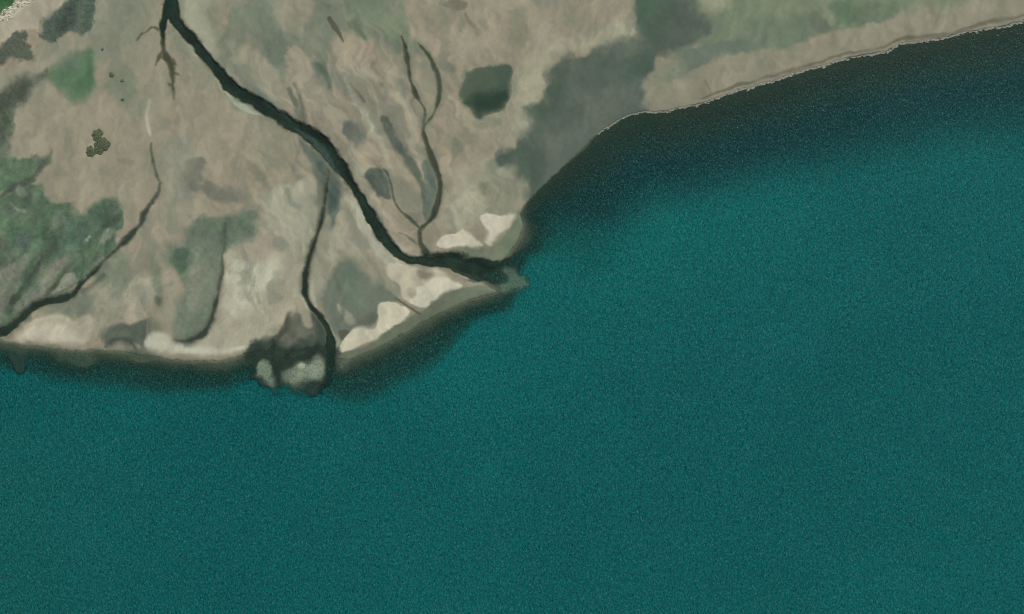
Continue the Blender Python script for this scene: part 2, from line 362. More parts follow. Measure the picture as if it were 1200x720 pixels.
                            (1260, 4), (1196, 20), (1090, 42), (1050, 48), (1035, 57), (980, 68), (900, 92), (840, 111), (780, 128), (762, 128)], 5, .9, 5),
    ('s', (97, 93, 78), [(812, 118, 1), (850, 106, 3), (880, 96, 2), (930, 82, 3), (958, 73, 3), (990, 64, 4), (1036, 56, 3), (1056, 46, 4), (1090, 42, 3), (1126, 36, 4), (1160, 26, 4), (1210, 16, 3)], 2, .75, 1.5),
    ('s', (104, 104, 90), [(1087, 6, 9), (1094, 18, 7), (1096, 26, 2)], 4, .5, 3),
    ('s', (110, 106, 92), [(828, 96, 2), (831, 106, 2), (832, 116, 1)], 1.5, .6, 2),
]

SAND = [
    ((180, 172, 149), [(16, 397), (31, 381), (53, 370), (73, 369), (89, 376), (106, 370), (112, 384), (100, 402), (73, 404), (51, 402)], 3, 2),
    ((196, 188, 166), [(24, 393), (40, 384), (70, 382), (84, 388), (94, 400), (70, 402), (40, 399)], 5, 2),
    ((203, 196, 171), [(397, 411), (403, 399), (411, 389), (424, 383), (438, 384), (443, 378), (445, 361), (450, 356), (462, 356), (480, 365), (477, 372), (459, 382), (443, 395), (431, 402), (411, 410)], 2.2, 2.2),
    ((181, 173, 152), [(456, 308), (476, 311), (494, 316), (511, 314), (524, 324), (540, 334), (516, 346), (494, 360), (482, 358), (472, 350), (470, 336), (458, 324)], 3, 1.5),
    ((205, 199, 175), [(498, 334), (512, 326), (524, 327), (540, 334), (538, 338), (515, 347), (493, 362), (485, 359), (480, 352), (488, 344), (490, 336)], 2.4, 2.2),
    ((202, 195, 172), [(509, 288), (518, 279), (529, 274), (542, 272), (556, 280), (565, 289), (550, 290), (535, 291), (520, 294)], 2.2, 2.4),
    ((203, 196, 175), [(562, 254), (582, 253), (603, 252), (598, 262), (590, 272), (577, 281), (576, 288), (567, 284), (572, 272)], 2.2, 2.2),
    ((166, 160, 140), [(345, 349), (354, 346), (361, 354), (364, 370), (364, 382), (356, 382), (352, 366)], 2.5, 1.5),
    ((158, 165, 146), [(261, 104), (270, 118), (280, 128), (293, 134), (308, 135), (296, 129), (286, 123), (276, 113)], 1.6, .6),
]
SAND_MARKS = [
    ('p', (122, 118, 99), [(490, 318), (500, 316), (508, 322), (502, 328), (492, 327)], 3.5, .9, 1),
    ('p', (155, 146, 126), [(478, 340), (484, 338), (488, 344), (482, 348)], 3, .6, 1),
    ('p', (166, 156, 134), [(60, 372), (100, 374), (104, 384), (70, 380)], 4, .5, 3),
]

WEED = [   # (name key, colour, outline, softness, strength, wander)
    ('west', (82, 106, 82), [(-60, 176), (0, 182), (29, 184), (48, 182), (57, 184), (46, 203), (32, 213), (14, 222), (-60, 250)], 5, .92, 4.5),
    ('west', (82, 102, 82), [(-60, 236), (0, 230), (22, 218), (46, 214), (52, 231), (68, 236), (84, 234), (90, 247), (98, 253), (106, 250), (110, 238), (124, 232), (140, 236), (144, 250),
                             (140, 272), (134, 292), (122, 304), (108, 318), (96, 332), (80, 340), (62, 350), (40, 360), (16, 376), (0, 386), (-60, 400)], 4, .95, 4.5),
    ('fan', (82, 110, 84), [(108, 58), (110, 86), (109, 108), (100, 119), (86, 119), (76, 108), (56, 96), (56, 84), (80, 70), (98, 62)], 7, .92, 2),
    ('lobe', (103, 117, 99), [(220, 266), (240, 256), (272, 249), (304, 248), (300, 270), (288, 283), (274, 290), (263, 300), (260, 330), (252, 362), (240, 386), (222, 398), (208, 394), (206, 376), (214, 344),
                             (204, 320), (192, 304), (190, 290), (204, 285), (218, 287)], 6, .82, 5),
    ('ridge', (78, 92, 80), [(52, 26), (62, 16), (76, 6), (88, -20), (120, -20), (112, 10), (108, 34), (98, 38), (84, 38), (74, 42), (60, 50), (50, 49), (42, 42), (50, 38)], 4, .93, 6),
    ('ridge', (80, 88, 76), [(-40, 62), (0, 56), (14, 48), (20, 40), (30, 40), (36, 54), (44, 66), (34, 72), (12, 74), (0, 82), (-40, 96)], 3.5, .93, 6),
    ('ridge', (44, 80, 46), [(-80, -90), (60, -90), (34, -14), (22, -2), (10, 8), (0, 15), (-40, 40), (-90, 60)], 3, .95, 6),
    ('west', (82, 92, 78), [(-60, 120), (0, 108), (18, 94), (40, 88), (60, 80), (58, 92), (40, 98), (34, 112), (22, 126), (18, 150), (12, 168), (4, 182), (-60, 190)], 5, .93, 4.5),
]
WEED_MARKS = [
    ('s', (76, 84, 72), [(60, 178, 4), (54, 188, 7), (44, 203, 7), (30, 214, 7), (14, 220, 6), (0, 232, 6), (-20, 246, 8)], 2.5, .85, 2),
    ('p', (70, 100, 72), [(96, 92), (104, 66), (108, 62), (109, 88), (104, 106), (92, 110), (86, 100)], 4, .7, 2),
    ('p', (100, 116, 97), [(74, 66), (94, 60), (104, 62), (96, 76), (80, 84), (64, 80)], 5, .7, 3),
    ('p', (62, 68, 58), [(0, 116), (20, 100), (34, 100), (36, 110), (20, 120), (8, 130)], 5, .6, 3),
    ('s', (62, 72, 58), [(4, 128, 8), (10, 146, 10), (4, 166, 8)], 5, .6, 3),
    ('p', (133, 139, 120), [(18, 221), (28, 219), (32, 228), (24, 232)], 3, .75, 1.5),
    ('s', (132, 144, 116), [(14, 238, 4), (22, 246, 5), (29, 248, 6)], 2.5, .7, 1.5),
    ('p', (97, 118, 94), [(-10, 244), (6, 236), (14, 256), (10, 272), (-10, 274)], 5, .7, 3),
    ('s', (113, 132, 108), [(74, 254, 3), (78, 262, 5), (79, 270, 3)], 2, .75, 1),
    ('p', (94, 113, 95), [(76, 268), (90, 262), (100, 272), (98, 290), (80, 296), (72, 284)], 6, .7, 3),
    ('s', (150, 156, 134), [(106, 277, 2), (103, 281, 3)], 1.6, .85, .8),
    ('p', (124, 133, 113), [(124, 270), (134, 268), (132, 280), (122, 284), (118, 292), (114, 296), (119, 282)], 3, .8, 1.5),
    ('p', (65, 84, 66), [(108, 246), (120, 240), (136, 250), (138, 262), (124, 268), (112, 260)], 6, .5, 3),
    ('s', (70, 78, 66), [(143, 248, 3), (134, 262, 6), (122, 266, 3)], 3, .7, 1),
    ('p', (62, 76, 66), [(50, 276), (60, 268), (70, 280), (68, 296), (58, 292)], 5, .6, 3),
    ('p', (92, 104, 96), [(20, 276), (34, 274), (38, 290), (26, 296), (18, 288)], 5, .6, 3),
    # drained strips of bare mud slanting through the weed
    ('p', (124, 126, 109), [(-20, 340), (0, 314), (14, 308), (30, 298), (38, 300), (30, 320), (18, 342), (6, 360), (4, 372), (-20, 384)], 4, .85, 2),
    ('p', (116, 122, 108), [(52, 322), (66, 306), (76, 304), (70, 322), (54, 344), (36, 360), (22, 366), (16, 360), (30, 342)], 4, .9, 2),
    ('p', (131, 129, 110), [(54, 318), (74, 302), (80, 306), (66, 326), (52, 340), (46, 334)], 4, .6, 2),
    ('p', (100, 112, 96), [(98, 322), (110, 306), (120, 300), (116, 312), (104, 326)], 3, .7, 1.5),
    ('p', (157, 152, 132), [(76, 322), (88, 320), (92, 330), (84, 336), (74, 340), (62, 344), (66, 334)], 3, .85, 1.5),
    ('s', (72, 84, 68), [(62, 290, 8), (48, 308, 8), (34, 328, 7), (24, 344, 7), (14, 352, 8)], 3, .85, 2),
    ('s', (80, 80, 66), [(82, 312, 4), (74, 324, 4), (62, 338, 5), (56, 346, 4)], 2.4, .75, 1.5),
    ('s', (72, 82, 68), [(98, 300, 3), (97, 318, 4), (94, 332, 7)], 2.4, .8, 1),
    ('s', (82, 90, 74), [(16, 302, 6), (4, 312, 7), (-20, 330, 8)], 4, .8, 2),
    ('s', (68, 76, 64), [(122, 322, 3), (110, 334, 5), (98, 342, 6)], 2.5, .7, 1),
    ('p', (74, 96, 76), [(200, 302), (208, 290), (222, 292), (228, 304), (222, 316), (212, 324), (204, 316)], 5, .75, 2),
    ('p', (92, 106, 88), [(224, 266), (260, 254), (296, 252), (292, 272), (262, 284), (232, 280)], 6, .6, 3),
    ('p', (122, 129, 111), [(222, 320), (246, 312), (252, 340), (240, 374), (222, 388), (212, 372), (222, 344)], 7, .6, 4),
    ('p', (112, 126, 106), [(216, 284), (234, 286), (244, 306), (232, 316), (224, 300)], 5, .6, 3),
    ('p', (140, 139, 121), [(222, 300), (236, 318), (238, 350), (226, 370), (216, 352), (218, 326)], 8, .45, 4),
    ('s', (86, 96, 82), [(262, 262, 3), (262, 290, 4), (259, 320, 4), (254, 350, 5)], 3, .7, 1.5),
    ('p', (66, 74, 66), [(66, 26), (78, 10), (88, 8), (90, 26), (80, 34), (70, 38)], 4, .7, 2),
    ('p', (72, 92, 76), [(96, 20), (108, 6), (112, 12), (107, 30), (98, 36)], 4, .5, 2),
    ('p', (98, 110, 100), [(90, 20), (96, 18), (97, 30), (91, 34)], 3, .6, 2),
    ('p', (34, 96, 44), [(-40, -30), (24, -30), (10, 0), (0, 6), (-40, 20)], 6, .5, 3),
]
CREEK_MUD = (66, 70, 56)


def paint(m):
    U, V = m.U, m.V
    col = np.zeros(U.shape + (3,))
    n1 = fbm(U, V, 60, 5, 1, 60, 1.8)
    n2 = fbm(U, V, 34, 5, 5, 45, 1.6)
    n3 = fbm(U, V, 90, 4, 9)
    base = np.array(TAN, float)
    col[:] = base
    a = (sstep(.0, .9, n1) * .7)[..., None]
    col = col * (1 - a) + np.array((131, 133, 114)) * a
    a = (sstep(.1, .9, -n2) * .35)[..., None]
    col = col * (1 - a) + np.array(PINK) * a
    # marsh cover of the hinterland beyond the surveyed part
    far = np.maximum(np.maximum(-20 - U, U - 1220), -20 - V)
    a = (sstep(10, 90, far) * sstep(-.1, .35, n3 + .4 * n2) * .85)[..., None]
    col = col * (1 - a) + np.array((88, 108, 84)) * a

    def lay(w, d, c, soft, k, tex=.4):
        # ragged edge: the softness itself is broken up by fine noise
        e = d + (m.fine[w]) * soft * tex
        sl = soft * (.5 + 1.3 * m.sn[w] ** 1.6)
        al = (sstep(sl, -sl, e) * k * m.kn[w])[..., None]
        col[w] = col[w] * (1 - al) + np.array(c, float) * al
        return al[..., 0]

    m.fine = .5 * fbm(U, V, 7, 3, 13) + .9 * fbm(U, V, 20, 2, 3)
    m.sn = np.clip(.5 + .6 * fbm(U, V, 26, 2, 151), 0, 1.2)
    m.kn = np.clip(.97 + .14 * fbm(U, V, 22, 3, 160, 62, 1.8), .6, 1)
    sets = {k: np.zeros(U.shape) for k in ('sand', 'west', 'fan', 'lobe', 'ridge')}

    def items(lst, warm=True):
        for kind, c, pts, soft, k, warp in lst:
            if c[0] > c[1] + 4 and c[0] > 120:          # the flat is a greener tan than first charted
                c = (c[0] - 5, c[1] + 1, c[2] - .5)
            if kind == 'p':
                w, d = m.poly(pts, soft * 2 + 4, warp)
            else:
                w, d = m.stroke(pts, soft * 2 + 4, warp)
            lay(w, d, c, soft, k)

    items(MUD)
    for c, pts, soft, warp in SAND:
        w, d = m.poly(pts, soft * 2 + 4, warp)
        al = lay(w, d, c, soft, .95, .4)
        sets['sand'][w] = np.maximum(sets['sand'][w], al)
    items(SAND_MARKS)
    for key, c, pts, soft, k, warp in WEED:
        w, d = m.poly(pts, soft * 2 + 4, warp)
        al = lay(w, d, c, soft, k)
        sets[key][w] = np.maximum(sets[key][w], al)
    items(WEED_MARKS)

    # ---- the coast
    w, d = m.poly(LAND, 0, 1.3, 3, smooth=False)
    inland = np.full(U.shape, -1e4)
    inland[w] = -d
    if inland.min() <= -9999:
        pass
    off = -inland
    off2 = off

    # ---- weed covered sea bed, dark from the foot of the eastern beach on
    e = sstep(596, 625, U) * sstep(285, 245, V - .25 * (U - 600))
    ow = off + 1.2 * m.fine
    al = (sstep(-.5, 2.5, ow) * e)[..., None]
    col = col * (1 - al) + np.array((48, 66, 52)) * al
    al = (sstep(6, 26, ow + 3 * m.fine) * e)[..., None]
    col = col * (1 - al) + np.array((38, 60, 50)) * al
    al = (sstep(-3, 4, ow + m.fine) * (1 - e) * .85)[..., None]
    col = col * (1 - al) + np.array((106, 113, 95)) * al
    al = (sstep(3, 20, ow + 2.5 * m.fine) * (1 - e))[..., None]
    col = col * (1 - al) + np.array((52, 76, 62)) * al

    # ---- tonal drift within every tone: long streaks of drained and wet mud
    dr = fbm(U, V, 30, 3, 58)
    wu, wv = U + 9 * dr, V + 9 * fbm(U, V, 30, 3, 62)
    st = fbm(wu, wv, 8, 3, 40, 58, 4.5)
    st2 = fbm(wu, wv, 9, 3, 47, 100, 3.2)
    st3 = fbm(wu, wv, 9, 3, 49, 128, 3.2)
    ctr = np.exp(-(((U - 430) / 130) ** 2 + ((V - 150) / 150) ** 2))
    lw = np.exp(-(((U - 60) / 130) ** 2 + ((V - 320) / 100) ** 2))
    st = (st * (ctr + .15) + st3 * (lw + .1) + st2 * .35) / (ctr + lw + .6)
    m.st = st * (.5 + .9 * ctr + .7 * lw)
    fl = fbm(U, V, 4, 3, 51)
    gk = sstep(0, 14, inland)
    m.st = m.st * sstep(-2, 8, inland)
    lum = 1.01 + .13 * m.st + .022 * fl + .035 * dr
    col *= lum[..., None]
    # grey green staining and pale scoured streaks running down to the shore
    sb = .7 * fbm(wu, wv, 15, 4, 181, 58, 3.0) * (ctr + .3) + .7 * fbm(wu, wv, 15, 4, 187, 96, 2.6) * (1 - ctr) * .9
    bright = sstep(112, 135, col.mean(-1)) * sstep(4, 20, inland) * (1 - .85 * sets['sand'])
    al = (sstep(.12, .62, sb) * .50 * bright)[..., None]
    col = col * (1 - al) + np.array((116, 121, 105)) * al
    al = (sstep(.15, .65, -sb) * .38 * bright)[..., None]
    col = col * (1 - al) + np.array((172, 166, 144)) * al
    col += (m.st * 3.0)[..., None] * np.array((1.0, 0, -.6))
    # crackled, wind scoured surface on the pale ground between the creeks
    pk = np.exp(-(((U - 305) / 50) ** 2 + ((V - 340) / 70) ** 2)) + np.exp(-(((U - 150) / 40) ** 2 + ((V - 350) / 45) ** 2)) + np.exp(-(((U - 560) / 45) ** 2 + ((V - 245) / 40) ** 2))
    wd = np.maximum(sets['west'], .6 * sets['lobe'])
    wn = .6 * fbm(U, V, 9, 4, 120, 118, 2.4) + .6 * fbm(U, V, 5, 3, 131)
    col *= (1 + .13 * wn * wd)[..., None]
    col += (fbm(U, V, 12, 3, 140) * wd * 5)[..., None] * np.array((1.0, -.2, .8))
    ck = sstep(.12, 0, np.abs(fbm(U, V, 6, 3, 110, 115, 1.8)))
    col *= (1.015 - .09 * ck * pk * gk)[..., None]

    # ---- channels
    chan = np.full(U.shape, 99.0)     # distance outside a channel's edge, negative in it
    deep = np.zeros(U.shape)          # metres cut below the flat

    def cut(pts, depth, c, soft, k, bank=3.0, warp=1.2, rim=None, core=1.6, jit=.9):
        if not hasattr(m, 'jag'):
            m.jag = fbm(U, V, 9, 3, 201) + .5 * fbm(U, V, 24, 2, 207)
        w, d = m.stroke(pts, 14, warp)
        d = d + jit * m.jag[w]
        if rim:
            lay(w, d - 1.5, rim, 3.5, .55, .8)
        lay(w, d, c, soft, k, .3)
        lay(w, d + core, (c[0] * .72, c[1] * .76, c[2] * .76), 1.6, .8, .5)
        chan[w] = np.minimum(chan[w], d)
        deep[w] = np.maximum(deep[w], depth * sstep(bank * .6, -bank, d))

    cut(MAIN_CREEK, 2.0, CREEK_MUD, 2.4, .97, 3.6, 1.6, (104, 110, 92), 1.6, 1.1)
    cut([(566, 318, 18), (584, 315, 12), (598, 307, 9), (610, 300, 8)], 1.6, (44, 58, 44), 3, .9, 4, 2.5, None, 1.6, 2.0)
    cut([(500, 300, 6), (540, 302, 8), (570, 312, 10)], 1.6, (44, 56, 44), 3, .6, 4, 2.5, None, 1.6, 1.5)
    cut(LEFT_FORK, .55, (84, 84, 64), 2.0, .95, 2.5, 1.6)
    cut([(200, -4, 13), (195, 14, 11), (190, 30, 6.5), (189.5, 44, 4), (190, 54, 1)], 1.9, (52, 64, 50), 2.2, .95, 3.0, 1.4)
    for t in FORK_TWIGS:
        cut(t, .3, (92, 90, 70), 1.5, .9, 1.5, 1.2)
    cut(LOWER_CREEK, 1.2, (74, 80, 64), 2.4, .96, 2.6, 1.0, (110, 110, 92))
    cut(LEFT_CREEK, 1.1, (80, 88, 74), 2.6, .95, 2.6, 1.4, (96, 104, 88))
    cut(TRICKLE[2:], .15, (98, 102, 84), 1.2, .8, 1.2, .8)
    cut(STRAND_W, .8, (82, 86, 68), 1.5, .95, 2.0, .8, (116, 118, 100))
    cut(STRAND_E, .6, (82, 90, 70), 1.5, .95, 2.0, .8, (116, 120, 100))
    cut(BRANCH_D, .5, (84, 92, 76), 1.4, .92, 1.6, .8)
    cut(SAND_TRICKLE, .2, (120, 118, 98), 1.0, .85, 1.2, .6)
    cut(SPIT_CUT, .4, (98, 92, 76), 1.6, .9, 1.8, .8)
    cut(LOBE_GULLY, .4, (68, 76, 62), 3.4, .92, 3.5, 1.6)

    w, dp = m.poly(POND, 14, 2.2)
    lay(w, dp, (84, 101, 88), 5, .92)
    pond = np.full(U.shape, 99.0)
    pond[w] = dp
    w2, d2 = m.poly([(536, 112), (542, 92), (556, 80), (574, 78), (568, 92), (554, 104), (544, 116)], 14, 2)
    lay(w2, d2, (106, 114, 99), 6, .6)
    w2, d2 = m.poly([(546, 122), (560, 112), (580, 108), (596, 104), (590, 124), (574, 133), (560, 136), (551, 128)], 14, 2)
    lay(w2, d2, (48, 70, 56), 6, .8)
    pdeep = np.zeros(U.shape)
    pdeep[w] = .10 * sstep(2, -9, dp)
    pdeep[w2] += .35 * sstep(7, -8, d2)

    # ---- delta of the lower creek: wet mud, low islands
    isl = np.zeros(U.shape)
    dark = [
        ('p', (66, 71, 58), [(298, 412), (312, 405), (322, 394), (334, 380), (350, 369), (358, 362), (370, 368), (380, 380), (386, 396), (388, 420), (380, 436), (360, 440), (330, 448), (306, 442), (298, 424)], 4, .95, 2),
        ('p', (102, 105, 91), [(328, 398), (336, 378), (350, 366), (362, 372), (372, 384), (372, 404), (356, 412), (336, 410)], 5, .9, 3),
        ('p', (66, 76, 64), [(318, 404), (334, 402), (344, 412), (336, 424), (324, 424)], 3, .6, 2),
        ('p', (58, 76, 66), [(370, 374), (378, 384), (384, 402), (380, 412), (370, 400)], 3, .7, 2),
        ('s', (58, 62, 50), [(340, 366, 2), (336, 384, 4), (326, 400, 4)], 3, .7, 2),
        ('s', (108, 108, 92), [(346, 386, 4), (350, 398, 8), (362, 404, 5)], 5, .5, 3),
        ('s', (76, 88, 76), [(328, 414, 6), (334, 422, 6)], 4, .7, 3),
        ('s', (42, 48, 36), [(322, 400, 3), (320, 414, 4), (322, 428, 5), (336, 430, 4), (346, 422, 5), (358, 422, 6), (368, 412, 6), (374, 404, 4)], 3, .9, 2),
        ('s', (40, 50, 38), [(324, 428, 5), (326, 442, 6), (328, 456, 6)], 3, .9, 1.5),
    ]
    items(dark)
    w, d = m.poly([(345, 349), (354, 346), (361, 354), (364, 370), (365, 383), (357, 383), (352, 366)], 12, 1.5)
    lay(w, d, (160, 155, 134), 2.5, .9)
    for pts, c, soft in (([(292, 408), (296, 436), (312, 460), (345, 466), (376, 460), (394, 448), (398, 425), (392, 408), (340, 400)], (50, 64, 54), 10),
                         ([(331, 436), (338, 430), (348, 427), (354, 425), (361, 428), (366, 421), (370, 416), (378, 422), (383, 430), (380, 440), (366, 446), (350, 451), (336, 454), (330, 446)], (160, 166, 148), 4),
                         ([(300, 430), (306, 424), (314, 426), (320, 436), (324, 450), (320, 458), (310, 446), (303, 440)], (142, 152, 136), 5),
                         ([(393, 430), (398, 424), (406, 421), (408, 427), (402, 435), (396, 436)], (112, 120, 102), 6),
                         ([(581, 332), (584, 322), (596, 316), (606, 324), (616, 332), (606, 340), (590, 342)], (112, 132, 116), 8),
                         ([(60, 420), (90, 416), (110, 424), (96, 432)], (72, 90, 76), 6),
                         ([(150, 408), (170, 410), (184, 420), (168, 426), (150, 418)], (88, 100, 84), 5),
                         ([(12, 414), (20, 410), (30, 428), (24, 436), (16, 428)], (46, 72, 64), 8)):
        w, d = m.poly(pts, 16, 3)
        al = lay(w, d, c, soft, 1.0, .6)
        isl[w] = np.maximum(isl[w], al)
    items([('s', (44, 54, 44), [(322, 400, 2), (320, 414, 4), (322, 430, 5), (336, 432, 3), (344, 423, 5), (358, 421, 5), (367, 411, 6), (373, 402, 4)], 2.5, .9, 2),
           ('s', (44, 58, 48), [(324, 428, 5), (327, 442, 5), (328, 460, 6)], 2.5, .9, 1.5)])
    dl = np.exp(-(((U - 340) / 40) ** 2 + ((V - 415) / 34) ** 2))
    col *= (1 + .16 * dl * fbm(U, V, 8, 4, 170))[..., None]
    w, d = m.poly([(349, 429), (353, 426), (357, 428), (355, 431)], 6, .5)
    lay(w, d, (206, 206, 188), 1.5, .9)
    cut([(387, 396, 8), (388, 425, 8), (388, 446, 10), (380, 458, 14)], 1.6, (36, 46, 34), 2.6, .95, 3.0, 1.2)
    col *= np.array((.993, 1.002, .984))
    return col, inland, off2, chan, deep, pond, pdeep, isl, sets


def relief(m, inland, off2, chan, deep, pdeep, isl, sets):
    """height of the ground in metres above the water"""
    U, V = m.U, m.V
    r = .20 * fbm(U, V, 46, 4, 2, 55, 1.8) + .07 * m.st
    ew = sstep(600, 700, U)                       # the eastern beach is steeper
    inl = inland + 1.2 * m.fine * (1 - .8 * ew)
    up = .10 + .35 * (1 - np.exp(-np.maximum(inl, 0) / 8)) + .7 * (1 - np.exp(-np.maximum(inl, 0) / 90)) + .25 * ew
    land = up + r * sstep(0, 25, inl)
    for k, a in (('west', .10), ('fan', .08), ('lobe', .08), ('ridge', .25)):
        land = land + a * sets[k] * (.8 + .5 * fbm(U, V, 3.2, 2, 17))
    land = land + .22 * sets['sand']
    # beach ridge
    w, d = m.stroke([(-90, 84, 18), (-30, 42, 14), (0, 21, 11), (14, 14, 10), (28, 6, 9), (44, -8, 10), (70, -40, 14)], 30, 2)
    land[w] += 1.1 * sstep(18, -6, d)
    land = np.maximum(land, .10)
    shelf = 12 + 30 * ew
    o = np.maximum(-inl, 0)
    sea = -.25 * np.minimum(o / 6, 1) - .9 * (1 - np.exp(-np.maximum(o - 4, 0) / shelf)) - 6.5 * (1 - np.exp(-np.maximum(o - 14, 0) / (60 + 120 * ew)))
    isl = np.minimum(isl * 1.35, 1)
    sea = sea * (1 - isl) - .05 * isl
    h = np.where(inl > 0, land, sea)
    # delta mud is lower than the flat
    h = h - deep * sstep(-60, 0, inl) * np.where(inl > 0, 1, .5)
    w, dp = m.poly(POND, 30, 2.2)
    f = sstep(24, -3, dp)
    h[w] = h[w] * (1 - f) + (-.03 - pdeep[w]) * f
    return h


def water_tone(m, off2):
    """colour of the turbid water and how far one sees into it (0 clear, 1 opaque) per metre"""
    U, V = m.U, m.V
    O = off2
    C = np.zeros(U.shape + (3,))
    n = fbm(U, V, 70, 4, 4)
    nb = fbm(U, V, 160, 3, 8, 160, 2.0)
    C[:] = (10, 88, 84)
    a = sstep(-.9, .9, nb)[..., None]
    C = C * (1 - .5 * a) + np.array((7, 81, 80)) * .5 * a
    # brighter silt-laden water off the point
    g = np.exp(-(((U - 800) / 260) ** 2 + ((V - 250) / 110) ** 2))[..., None]
    C += g * np.array((0, 9, 6))
    g = np.exp(-(((U - 560) / 150) ** 2 + ((V - 430) / 90) ** 2))[..., None]
    C += g * np.array((0, 6, 6))
    g = sstep(300, -100, U)[..., None] * sstep(380, 600, V)[..., None]
    C += g * np.array((7, -1, -4))
    # darker clear water over the weed bed along the shore
    e = sstep(600, 740, U)
    width = (26 + 8 * np.sin(U / 60.0)) * (1 - e) + (92 + 16 * sstep(800, 1200, U)) * e
    width = width + 14 * sstep(360, 420, U) * sstep(560, 500, U) + 12 * sstep(60, 200, U) * sstep(420, 380, U)
    t = (O + 1.0 * m.fine + 2 * fbm(U, V, 42, 2, 61)) / width
    soft = .22 + .12 * e
    k = sstep(1.12 + soft, 1.0 - soft, t)[..., None]
    navy = np.array((14, 56, 56)) * np.ones_like(C) + np.array((6, 3, -4)) * (1 - e)[..., None]
    C = C * (1 - k) + navy * k
    k2 = sstep(.72, .2, t)[..., None]
    C = C * (1 - k2) + np.array((36, 60, 50)) * k2
    C += n[..., None] * np.array((1.0, 2.2, 2.2))
    return C

# ================================================================ meshes
def lin(c):
    c = np.clip(np.asarray(c, float) / 255.0, 0, 1)
    return np.where(c <= .04045, c / 12.92, ((c + .055) / 1.055) ** 2.4)


def rgba(c):
    return np.concatenate([c, np.ones(c.shape[:-1] + (1,))], -1)


def grid_mesh(name, U, V, H, keep, mat, attrs, normals=None):
    """one sheet of the cells of a survey grid for which keep (rows-1, cols-1) is true"""
    R, Cn = U.shape
    idx = np.arange(R * Cn).reshape(R, Cn)
    q = np.stack([idx[1:, :-1], idx[1:, 1:], idx[:-1, 1:], idx[:-1, :-1]], -1)[keep]
    used = np.unique(q)
    new = np.full(R * Cn, -1, np.int64)
    new[used] = np.arange(len(used))
    q = new[q].astype(np.int32)
    co = np.stack([(U.ravel()[used] - 600) * S, (360 - V.ravel()[used]) * S, H.ravel()[used]], -1).astype(np.float32)
    me = bpy.data.meshes.new(name)
    me.vertices.add(len(co))
    me.vertices.foreach_set('co', co.ravel())
    me.loops.add(q.size)
    me.loops.foreach_set('vertex_index', q.ravel())
    me.polygons.add(len(q))
    me.polygons.foreach_set('loop_start', np.arange(len(q), dtype=np.int32) * 4)
    me.polygons.foreach_set('use_smooth', np.ones(len(q), bool))
    for k, a in attrs.items():
        if a.ndim == 3:
            at = me.attributes.new(k, 'FLOAT_COLOR', 'POINT')
            at.data.foreach_set('color', rgba(a.reshape(-1, 3)[used]).astype(np.float32).ravel())
        else:
            at = me.attributes.new(k, 'FLOAT', 'POINT')
            at.data.foreach_set('value', a.ravel()[used].astype(np.float32))
    me.update(calc_edges=True)
    me.materials.append(mat)
    if normals is not None:
        me.normals_split_custom_set_from_vertices(normals.reshape(-1, 3)[used].astype(np.float32))
    o = bpy.data.objects.new(name, me)
    COL.objects.link(o)
    return o


def raw_mesh(name, co, faces, mat, cols=None, smooth=False, parent=None):
    me = bpy.data.meshes.new(name)
    me.from_pydata([tuple(c) for c in co], [], [tuple(int(i) for i in f) for f in faces])
    if cols is not None:
        at = me.attributes.new('tone', 'FLOAT_COLOR', 'POINT')
        at.data.foreach_set('color', rgba(np.asarray(cols)).astype(np.float32).ravel())
    me.materials.append(mat)
    if smooth:
        me.polygons.foreach_set('use_smooth', np.ones(len(me.polygons), bool))
    o = bpy.data.objects.new(name, me)
    COL.objects.link(o)
    if parent:
        o.parent = parent
    return o


def tag(o, kind=None, label=None, cat=None, group=None):
    if kind:
        o['kind'] = kind
    if label:
        o['label'] = label
    if cat:
        o['category'] = cat
    if group:
        o['group'] = group
    return o


# ================================================================ materials
class NT:
    def __init__(s, name):
        s.m = bpy.data.materials.new(name)
        s.m.use_nodes = True
        s.t = s.m.node_tree
        s.t.nodes.clear()
        s.out = s.n('ShaderNodeOutputMaterial')

    def n(s, typ, **kw):
        x = s.t.nodes.new(typ)
        for k, v in kw.items():
            if k.startswith('i_'):
                x.inputs[k[2:].replace('_', ' ')].default_value = v
            else:
                setattr(x, k, v)
        return x

    def l(s, a, b):
        s.t.links.new(a, b)

    def math(s, op, a, b=None):
        x = s.n('ShaderNodeMath', operation=op)
        for i, v in enumerate((a, b)):
            if v is None:
                continue
            if isinstance(v, (int, float)):
                x.inputs[i].default_value = v
            else:
                s.l(v, x.inputs[i])
        return x.outputs[0]

    def noise(s, scale, detail=3, rough=.5, rot=0, sx=1, sy=1, dist=0):
        g = s.n('ShaderNodeNewGeometry')
        mp = s.n('ShaderNodeMapping')
        mp.inputs['Rotation'].default_value = (0, 0, math.radians(rot))
        mp.inputs['Scale'].default_value = (sx, sy, 1)
        s.l(g.outputs['Position'], mp.inputs['Vector'])
        x = s.n('ShaderNodeTexNoise')
        x.inputs['Scale'].default_value = scale
        x.inputs['Detail'].default_value = detail
        x.inputs['Roughness'].default_value = rough
        x.inputs['Distortion'].default_value = dist
        s.l(mp.outputs[0], x.inputs['Vector'])
        return x.outputs[0]


